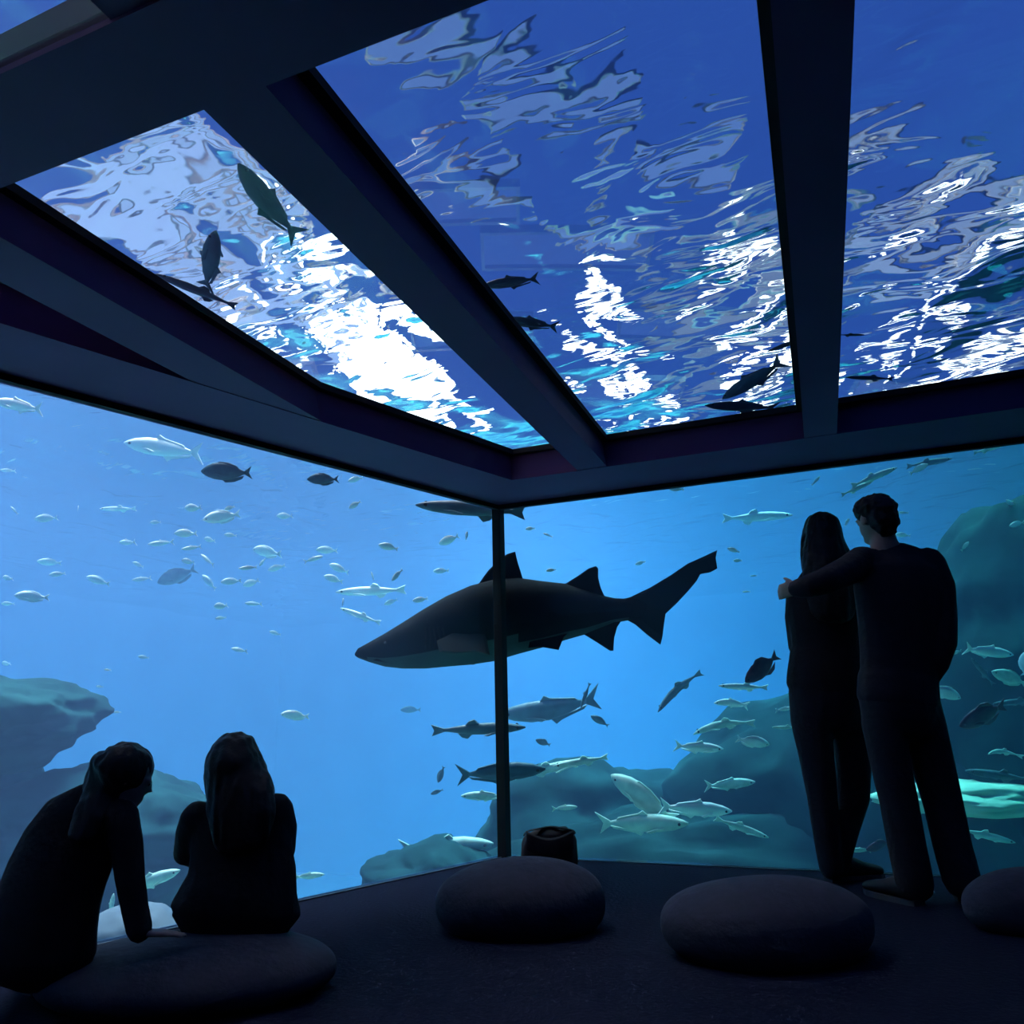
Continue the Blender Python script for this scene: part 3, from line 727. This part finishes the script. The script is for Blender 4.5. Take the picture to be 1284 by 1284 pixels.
def tube(bm, pts, seg=16):
    """pts: (point, half width in the picture plane, half depth); rounded ends"""
    k = len(pts); rings = []
    def frame(i):
        a = pts[max(0, i - 1)][0]; b = pts[min(k - 1, i + 1)][0]
        t = (b - a).normalized()
        d = HF - t * HF.dot(t)
        if d.length < 0.25: d = HR - t * HR.dot(t)
        d.normalize(); sdir = t.cross(d)
        return t, sdir, d
    def ring(c, sdir, d, a, b):
        rings.append([bm.verts.new(c + sdir * (a * math.cos(2 * math.pi * i / seg)) + d * (b * math.sin(2 * math.pi * i / seg))) for i in range(seg)])
    t, sd_, d = frame(0); c, a, b = pts[0]; m_ = min(a, b)
    for f in (.95, .6): ring(c - t * m_ * f, sd_, d, a * math.sqrt(1 - f * f), b * math.sqrt(1 - f * f))
    for i in range(k):
        t, sd_, d = frame(i); ring(pts[i][0], sd_, d, pts[i][1], pts[i][2])
    c, a, b = pts[-1]; m_ = min(a, b)
    for f in (.6, .95): ring(c + t * m_ * f, sd_, d, a * math.sqrt(1 - f * f), b * math.sqrt(1 - f * f))
    for r0, r1 in zip(rings, rings[1:]):
        for i in range(seg):
            j = (i + 1) % seg; bm.faces.new((r0[i], r0[j], r1[j], r1[i]))
    bm.faces.new(rings[0][::-1]); bm.faces.new(rings[-1])
def limb(fig, rows, grow=0.0):
    """rows: (px, py, width in picture pixels, depth/width, dy)"""
    o = []
    for r in rows:
        px, py, w, fl = r[:4]; dy = r[4] if len(r) > 4 else 0.0
        h = w / 2 * fig.s(px, py, dy)
        o.append((fig.p(px, py, dy), h + grow, h * fl + grow))
    return o
def ball(bm, c, rx, ry, rz, ax=None):
    m_ = Matrix.Translation(c) @ Matrix(((HR.x * rx, HF.x * ry, 0, 0), (HR.y * rx, HF.y * ry, 0, 0), (0, 0, rz, 0), (0, 0, 0, 1)))
    bmesh.ops.create_uvsphere(bm, u_segments=18, v_segments=12, radius=1.0, matrix=m_)
def fuse(name, bm, voxel, material, parent=None, smooth=3):
    """melt the overlapping closed shapes into one continuous skin"""
    bmesh.ops.recalc_face_normals(bm, faces=bm.faces)
    me = bpy.data.meshes.new(name); bm.to_mesh(me); bm.free()
    tmp = bpy.data.objects.new('tmp', me); C.objects.link(tmp)
    r = tmp.modifiers.new('r', 'REMESH'); r.mode = 'VOXEL'; r.voxel_size = voxel
    if smooth:
        q = tmp.modifiers.new('s', 'SMOOTH'); q.iterations = smooth; q.factor = 0.5
    dg = bpy.context.evaluated_depsgraph_get()
    out_me = bpy.data.meshes.new_from_object(tmp.evaluated_get(dg))
    bpy.data.objects.remove(tmp); bpy.data.meshes.remove(me)
    out_me.name = name
    return obj(name, out_me, material, parent, True)
def hand(bm, wrist, dirv, side, normal, ln=0.17, curl=0.5, thumb_side=1):
    """palm, four unequal bent fingers and a thumb; dirv points to the fingertips, side across the palm, normal out of the back of the hand"""
    dirv = dirv.normalized(); side = (side - dirv * side.dot(dirv)).normalized(); normal = normal.normalized()
    k = ln / 0.18
    p0 = wrist; p1 = wrist + dirv * .085 * k
    for f in (-.027, -.009, .009, .027):
        tube(bm, [(p0 + side * f * .7 * k, .012 * k, .012 * k), (p1 + side * f * k, .012 * k, .012 * k)], 8)
    for i, (f, L) in enumerate(((-.030, .066), (-.010, .082), (.010, .088), (.030, .078))):
        f *= thumb_side; a = p1 + side * f * k
        c = curl * (1 + .1 * i)
        q = [a]; d = dirv.copy()
        for j, u in enumerate((.45, .32, .23)):
            d = (d * math.cos(c * .9) - normal * math.sin(c * .9)).normalized()
            q.append(q[-1] + d * L * u * k)
            nn = normal - d * normal.dot(d); normal_l = nn
        tube(bm, [(v, (.0092 - .0009 * j) * k, (.0092 - .0009 * j) * k) for j, v in enumerate(q)], 8)
    a = p0 + dirv * .025 * k + side * .030 * thumb_side * k
    d = (dirv * .75 + side * .65 * thumb_side - normal * .25).normalized()
    tube(bm, [(a, .012 * k, .012 * k), (a + d * .035 * k, .0105 * k, .0105 * k), (a + d * .035 * k + (d + dirv * .5).normalized() * .028 * k, .009 * k, .009 * k)], 8)
def head(bm, c, h, face, right):
    """c: centre of the skull, h: head height; face: where it looks, right: its right-hand side"""
    up = Vector((0, 0, 1)); up = (up - face * up.dot(face)).normalized() if abs(face.z) < .9 else up
    def pt(x, y, z): return c + right * x * h + face * y * h + up * z * h
    def el(x, y, z, a, b, d):
        m_ = Matrix.Translation(pt(x, y, z)) @ Matrix(((right.x, face.x, up.x, 0), (right.y, face.y, up.y, 0), (right.z, face.z, up.z, 0), (0, 0, 0, 1))) @ Matrix.Diagonal((a * h, b * h, d * h, 1))
        bmesh.ops.create_uvsphere(bm, u_segments=16, v_segments=12, radius=1.0, matrix=m_)
    el(0, -.04, .13, .33, .40, .37)          # skull
    el(0, .10, -.12, .27, .27, .33)          # face
    el(0, .20, -.37, .16, .15, .12)          # jaw and chin
    el(0, .375, -.06, .045, .06, .12)        # nose bridge
    el(0, .41, -.12, .055, .06, .045)        # nose tip
    el(0, .335, -.265, .10, .05, .025)       # lips
    el(0, .325, -.31, .09, .05, .025)
    for s_ in (-1, 1):
        el(.34 * s_, -.03, -.03, .035, .09, .12)   # ears
        el(.125 * s_, .325, .035, .14, .05, .035)  # brow ridge
        el(.13 * s_, .315, -.02, .06, .05, .04)    # eye lids
def face_eyes(parent, c, h, face, right):
    up = Vector((0, 0, 1)); up = (up - face * up.dot(face)).normalized()
    for s_ in (-1, 1):
        b = bmesh.new(); bmesh.ops.create_uvsphere(b, u_segments=10, v_segments=8, radius=.034 * h, matrix=Matrix.Translation(c + right * (.13 * s_ * h) + face * (.345 * h) - up * (.015 * h)))
        obj('eye', b, 'fish_eye', parent, True)
def shoe(fig, parent, px, py, toe, length, w, dy=0.0):
    """heel at a picture position on the floor, toe: ground direction"""
    a = on_floor(px, py) if px is not None else Vector(py); toe = Vector((toe[0], toe[1], 0)).normalized(); sdv = Vector((-toe.y, toe.x, 0))
    bm = bmesh.new()
    loft(bm, [(a + toe * (x * length) + Vector((0, 0, z + .012)), sdv * (ww * w), Vector((0, 0, hh))) for (x, z, ww, hh) in
              ((-.02, .045, .28, .03), (.03, .045, .42, .05), (.2, .048, .45, .05), (.4, .042, .46, .042), (.6, .034, .5, .03), (.8, .028, .5, .024), (.95, .024, .38, .018), (1.0, .022, .2, .010))], 14)
    o = obj('shoe', bm, 'shoe_leather', parent, True)
    bm = bmesh.new()
    out_ = [a + toe * (x * length) + sdv * (y * w) for (x, y) in ((-.03, -.3), (.2, -.44), (.6, -.52), (.85, -.48), (1.01, -.2), (1.01, .2), (.85, .48), (.6, .52), (.2, .44), (-.03, .3))]
    prism(bm, [(v.x, v.y) for v in out_], 0.001, 0.022)
    obj('sole', bm, 'shoe_sole', o)
    return o

# ---- the man, seen from behind, arm round the woman
man = Fig(on_floor(1180, 1133))
ml = {
    'torso': [(1124, 700, 74, .55), (1126, 715, 112, .52), (1128, 740, 114, .56), (1129, 780, 106, .58), (1128, 820, 98, .60), (1127, 850, 94, .62), (1127, 880, 96, .64)],
    'neck': [(1103, 655, 34, 1.0), (1108, 680, 38, 1.0), (1116, 705, 60, .6)],
    'arm_r': [(1164, 706, 40, 1.0), (1176, 735, 40, 1.0), (1181, 775, 36, .95, -.02), (1182, 805, 34, .95, -.04), (1174, 832, 30, .95, -.03), (1162, 852, 26, .95, .0)],
    'arm_l': [(1082, 704, 40, 1.0), (1062, 716, 37, 1.0, -.06), (1036, 728, 34, 1.0, -.135), (1012, 736, 29, 1.0, -.13), (1000, 738, 24, 1.0, -.10)],
    'leg_l': [(1106, 872, 52, 1.0), (1108, 910, 52, .95), (1117, 960, 48, .95), (1128, 1010, 46, .95), (1137, 1060, 46, .95), (1147, 1108, 46, .95)],
    'leg_r': [(1148, 872, 52, 1.0, .02), (1158, 910, 53, .95, .03), (1170, 960, 51, .95, .04), (1183, 1010, 47, .95, .04), (1194, 1060, 46, .95, .02), (1206, 1104, 46, .95, .0)],
}
bm = bmesh.new()
for k_ in ml: tube(bm, limb(man, ml[k_], -.012))
mface = (HF * 1.0 - HR * .25).normalized(); mright = mface.cross(Vector((0, 0, 1))).normalized()
mh = man.p(1098, 652); mhs = .225
head(bm, mh, mhs, mface, mright)
hand(bm, man.p(1000, 738, -.10), man.p(978, 742, -.02) - man.p(1000, 738, -.10), Vector((0, 0, 1)), -HF * .6 - HR * .5, .17, .55, 1)
hand(bm, man.p(1162, 850), Vector((0, 0, -1)) - HR * .25, HF, HR, .16, .3, 1)
man_o = fuse('person', bm, .0085, 'skin', None, 2)
tag(man_o, 'standing person in dark shirt and trousers, arm round a companion', 'person')
face_eyes(man_o, mh, mhs, mface, mright)
bm = bmesh.new()
for k_ in ('torso', 'arm_r', 'arm_l'): tube(bm, limb(man, ml[k_]))
tube(bm, limb(man, [(1126, 850, 98, .64), (1126, 878, 101, .66)]))
fuse('shirt', bm, .010, 'dark_shirt', man_o)
bm = bmesh.new()
for k_ in ('leg_l', 'leg_r'): tube(bm, limb(man, ml[k_]))
tube(bm, limb(man, [(1127, 852, 90, .64), (1127, 885, 97, .66), (1128, 900, 92, .66)]))
fuse('trousers', bm, .010, 'dark_denim', man_o)
bm = bmesh.new()
def hp(x, y, z, c, h, fc, rt): return c + rt * x * h + fc * y * h + Vector((0, 0, z * h))
for (x, y, z, a, b, d) in ((0, -.07, .17, .37, .43, .37), (0, -.24, -.02, .33, .24, .34), (0, .16, .32, .30, .24, .18), (.22, -.02, .22, .2, .3, .24), (-.22, -.02, .22, .2, .3, .24), (0, -.26, -.22, .24, .16, .2)):
    q = hp(x, y, z, mh, mhs, mface, mright)
    m_ = Matrix.Translation(q) @ Matrix(((mright.x, mface.x, 0, 0), (mright.y, mface.y, 0, 0), (0, 0, 1, 0), (0, 0, 0, 1))) @ Matrix.Diagonal((a * mhs, b * mhs, d * mhs, 1))
    bmesh.ops.create_uvsphere(bm, u_segments=16, v_segments=12, radius=1.0, matrix=m_)
ho = fuse('hair', bm, .009, 'hair', man_o)
for v in ho.data.vertices: v.co += v.normal * (.010 * noise.noise(v.co * 55))
shoe(man, man_o, 1152, 1136, HF * .9 - HR * .35, .27, .10)
shoe(man, man_o, 1212, 1131, HF * .9 + HR * .45, .27, .10)

# ---- the woman beside him, long hair
wom = Fig(on_floor(1050, 1108))
wl = {
    'torso': [(1034, 728, 66, .55), (1034, 745, 90, .52), (1036, 780, 92, .55), (1037, 815, 86, .58), (1037, 842, 88, .62), (1038, 875, 96, .66)],
    'neck': [(1032, 690, 28, 1.0), (1034, 712, 32, 1.0), (1036, 732, 52, .6)],
    'arm_l': [(1002, 742, 30, 1.0), (1000, 775, 30, 1.0, .03), (1003, 812, 27, 1.0, .07), (1012, 830, 24, 1.0, .10), (1026, 836, 21, 1.0, .13)],
    'arm_r': [(1068, 744, 30, 1.0), (1074, 780, 30, 1.0, .03), (1070, 815, 27, 1.0, .08), (1058, 832, 24, 1.0, .10), (1048, 838, 21, 1.0, .13)],
    'leg_l': [(1015, 868, 50, 1.0), (1017, 905, 49, 1.0), (1024, 950, 42, 1.0), (1031, 1000, 36, 1.0), (1036, 1040, 34, 1.0), (1042, 1088, 29, 1.0)],
    'leg_r': [(1060, 868, 50, 1.0, .02), (1065, 905, 49, 1.0, .03), (1070, 950, 43, 1.0, .04), (1070, 1000, 38, 1.0, .05), (1060, 1040, 32, 1.0, .05), (1050, 1086, 27, 1.0, .05)],
}
bm = bmesh.new()
for k_ in wl: tube(bm, limb(wom, wl[k_], -.010))
wface = (HF * 1.0 + HR * .15).normalized(); wright = wface.cross(Vector((0, 0, 1))).normalized()
wh = wom.p(1031, 677); whs = .215
head(bm, wh, whs, wface, wright)
hand(bm, wom.p(1026, 836, .13), HR + HF * .1, Vector((0, 0, 1)), HF, .155, .4, 1)
hand(bm, wom.p(1048, 838, .13), -HR + HF * .1, Vector((0, 0, 1)), HF, .155, .4, 1)
wom_o = fuse('person', bm, .0085, 'skin', None, 2)
tag(wom_o, 'standing person with long dark hair leaning on the taller companion', 'person')
face_eyes(wom_o, wh, whs, wface, wright)
bm = bmesh.new()
for k_ in ('torso', 'arm_l', 'arm_r'): tube(bm, limb(wom, wl[k_], .002))
tube(bm, limb(wom, [(1037, 820, 92, .6), (1037, 850, 100, .66), (1037, 862, 101, .66)]))
fuse('blouse', bm, .010, 'black_cloth', wom_o)
bm = bmesh.new()
for k_ in ('leg_l', 'leg_r'): tube(bm, limb(wom, wl[k_], .001))
tube(bm, limb(wom, [(1037, 846, 90, .66), (1038, 880, 96, .68), (1040, 895, 92, .66)]))
fuse('trousers', bm, .010, 'dark_denim', wom_o)
bm = bmesh.new()
tube(bm, limb(wom, [(1031, 664, 46, 1.1), (1031, 680, 52, 1.05), (1037, 702, 64, .75, -.03), (1041, 725, 68, .6, -.06), (1042, 750, 64, .45, -.09), (1044, 772, 52, .4, -.10)]))
ball(bm, wh + Vector((0, 0, .03)) - wface * .01, .088, .105, .093)
ho = fuse('hair', bm, .009, 'hair', wom_o)
for v in ho.data.vertices: v.co += v.normal * (.008 * noise.noise(Vector((v.co.x * 50, v.co.y * 50, v.co.z * 8))))
shoe(wom, wom_o, 1040, 1106, HF * .5 + HR * .9, .23, .085)
shoe(wom, wom_o, 1054, 1104, HF * .15 + HR * .95, .22, .085)

# ---- person sitting upright on the pebble, seen from behind
sit = Fig(on_floor(296, 1190, .09))
sl = {
    'torso': [(302, 1010, 88, .50), (302, 1030, 122, .48), (302, 1065, 126, .50), (304, 1090, 134, .55), (300, 1115, 146, .58), (296, 1140, 166, .50)],
    'neck': [(294, 975, 40, 1.0), (297, 1000, 50, .9), (300, 1016, 84, .6)],
    'arm_l': [(248, 1026, 42, 1.0), (240, 1045, 38, 1.0, .03), (236, 1068, 36, 1.0, .07), (252, 1078, 32, 1.0, .16), (280, 1076, 27, 1.0, .22)],
    'arm_r': [(346, 1016, 42, 1.0), (353, 1040, 38, 1.0, .03), (352, 1066, 36, 1.0, .07), (340, 1078, 32, 1.0, .16), (316, 1078, 27, 1.0, .22)],
    'thigh_l': [(262, 1155, 54, .9, .05), (262, 1146, 50, .9, .18), (264, 1136, 46, .9, .32)],
    'thigh_r': [(332, 1155, 54, .9, .05), (330, 1146, 50, .9, .18), (326, 1136, 46, .9, .32)],
    'shin_l': [(264, 1140, 44, 1.0, .32), (266, 1150, 40, 1.0, .36), (268, 1160, 32, 1.0, .40)],
    'shin_r': [(326, 1140, 44, 1.0, .32), (324, 1150, 40, 1.0, .36), (322, 1160, 32, 1.0, .40)],
}
bm = bmesh.new()
for k_ in sl: tube(bm, limb(sit, sl[k_], -.008))
sface = (HF * 1.0 - HR * .1).normalized(); sright = sface.cross(Vector((0, 0, 1))).normalized()
sh_ = sit.p(294, 962); shs = .178
head(bm, sh_, shs, sface, sright)
hand(bm, sit.p(280, 1076, .22), HR, Vector((0, 0, 1)), HF, .13, .4, 1)
hand(bm, sit.p(316, 1078, .22), -HR, Vector((0, 0, 1)), HF, .13, .4, 1)
sit_o = fuse('person', bm, .0075, 'skin', None, 2)
tag(sit_o, 'person with long hair sitting upright on a pebble seat, back turned', 'person')
face_eyes(sit_o, sh_, shs, sface, sright)
bm = bmesh.new()
for k_ in ('torso', 'arm_l', 'arm_r'): tube(bm, limb(sit, sl[k_], .001))
fuse('jacket', bm, .009, 'black_cloth', sit_o)
bm = bmesh.new()
for k_ in ('thigh_l', 'thigh_r', 'shin_l', 'shin_r'): tube(bm, limb(sit, sl[k_], .002))
tube(bm, limb(sit, [(296, 1125, 140, .5), (295, 1142, 160, .48)]))
fuse('trousers', bm, .009, 'dark_denim', sit_o)
bm = bmesh.new()
tube(bm, limb(sit, [(294, 950, 64, 1.05), (295, 966, 74, 1.0), (298, 985, 80, .8, -.02), (302, 1005, 86, .6, -.05), (304, 1030, 84, .45, -.07), (304, 1055, 70, .4, -.08)]))
ball(bm, sh_ + Vector((0, 0, .012)) - sface * .01, .092, .092, .084)
ho = fuse('hair', bm, .008, 'hair', sit_o)
for v in ho.data.vertices: v.co += v.normal * (.007 * noise.noise(Vector((v.co.x * 50, v.co.y * 50, v.co.z * 9))))
for q in (268, 322):
    v = sit.p(q, 1160, .38); shoe(sit, sit_o, None, (v.x, v.y, 0), HF, .2, .075)

# ---- person leaning on one arm, head turned aside
lean = Fig(on_floor(100, 1240, .06))
ll = {
    'torso': [(120, 1008, 70, .55), (104, 1028, 104, .55), (88, 1060, 122, .55), (72, 1095, 126, .58), (60, 1130, 130, .60), (54, 1165, 132, .60), (50, 1200, 138, .55)],
    'neck': [(152, 982, 36, 1.0), (140, 1000, 42, 1.0), (126, 1016, 64, .7)],
    'arm_r': [(150, 1024, 44, 1.0, -.03), (159, 1060, 38, 1.0, -.03), (163, 1100, 34, 1.0, -.03), (169, 1138, 31, 1.0, -.02), (175, 1166, 30, 1.0, -.02)],
    'arm_l': [(70, 1034, 42, 1.0, .06), (62, 1085, 38, 1.0, .10), (60, 1125, 33, 1.0, .13), (64, 1150, 27, 1.0, .15)],
    'thigh_r': [(74, 1205, 64, .8, .02), (84, 1206, 58, .8, .10), (96, 1204, 50, .9, .20)],
    'thigh_l': [(28, 1205, 64, .8, .02), (34, 1204, 58, .8, .10), (44, 1200, 50, .9, .20)],
    'shin_r': [(96, 1204, 48, 1.0, .20), (90, 1206, 42, 1.0, .22), (84, 1206, 34, 1.0, .24)],
    'shin_l': [(44, 1200, 48, 1.0, .20), (42, 1204, 42, 1.0, .22), (40, 1206, 34, 1.0, .24)],
}
bm = bmesh.new()
for k_ in ll: tube(bm, limb(lean, ll[k_], -.008))
lface = (HR * .9 + HF * .45 - Vector((0, 0, .35))).normalized(); lright = lface.cross(Vector((0, 0, 1))).normalized()
lh = lean.p(161, 974); lhs = .178
head(bm, lh, lhs, lface, lright)
hand(bm, lean.p(176, 1170, -.02), HR * .9 + HF * .35 - Vector((0, 0, .10)), HF * .9 - HR * .35, Vector((0, 0, 1)), .135, .08, 1)
hand(bm, lean.p(64, 1150, .15), HR * .3 + HF * .9 - Vector((0, 0, .3)), Vector((0, 0, 1)), HF, .13, .4, 1)
lean_o = fuse('person', bm, .0075, 'skin', None, 2)
tag(lean_o, 'seated person bending forward and leaning on one straight arm', 'person')
face_eyes(lean_o, lh, lhs, lface, lright)
bm = bmesh.new()
for k_ in ('torso', 'arm_r', 'arm_l'): tube(bm, limb(lean, ll[k_], .001))
fuse('jacket', bm, .009, 'black_cloth', lean_o)
bm = bmesh.new()
for k_ in ('thigh_r', 'thigh_l', 'shin_r', 'shin_l'): tube(bm, limb(lean, ll[k_], .002))
tube(bm, limb(lean, [(54, 1180, 126, .58), (50, 1204, 134, .54)]))
fuse('trousers', bm, .009, 'dark_denim', lean_o)
bm = bmesh.new()
tube(bm, limb(lean, [(160, 958, 54, 1.1), (148, 968, 76, 1.0), (138, 984, 64, .85), (126, 1002, 48, .7, -.03), (112, 1024, 44, .5, -.07), (100, 1050, 36, .4, -.09)]))
tube(bm, limb(lean, [(160, 960, 50, .9), (158, 990, 40, .8, .02), (158, 1014, 26, .7, .02)]))
ball(bm, lh + Vector((0, 0, .02)) - lface * .015, .080, .080, .078)
ho = fuse('hair', bm, .008, 'hair', lean_o)
for v in ho.data.vertices: v.co += v.normal * (.007 * noise.noise(Vector((v.co.x * 50, v.co.y * 50, v.co.z * 9))))
for (q, y, d) in ((84, 1206, .16), (40, 1206, .16)):
    v = lean.p(q, y, d); shoe(lean, lean_o, None, (v.x, v.y, 0), HF + HR * .5, .17, .07)
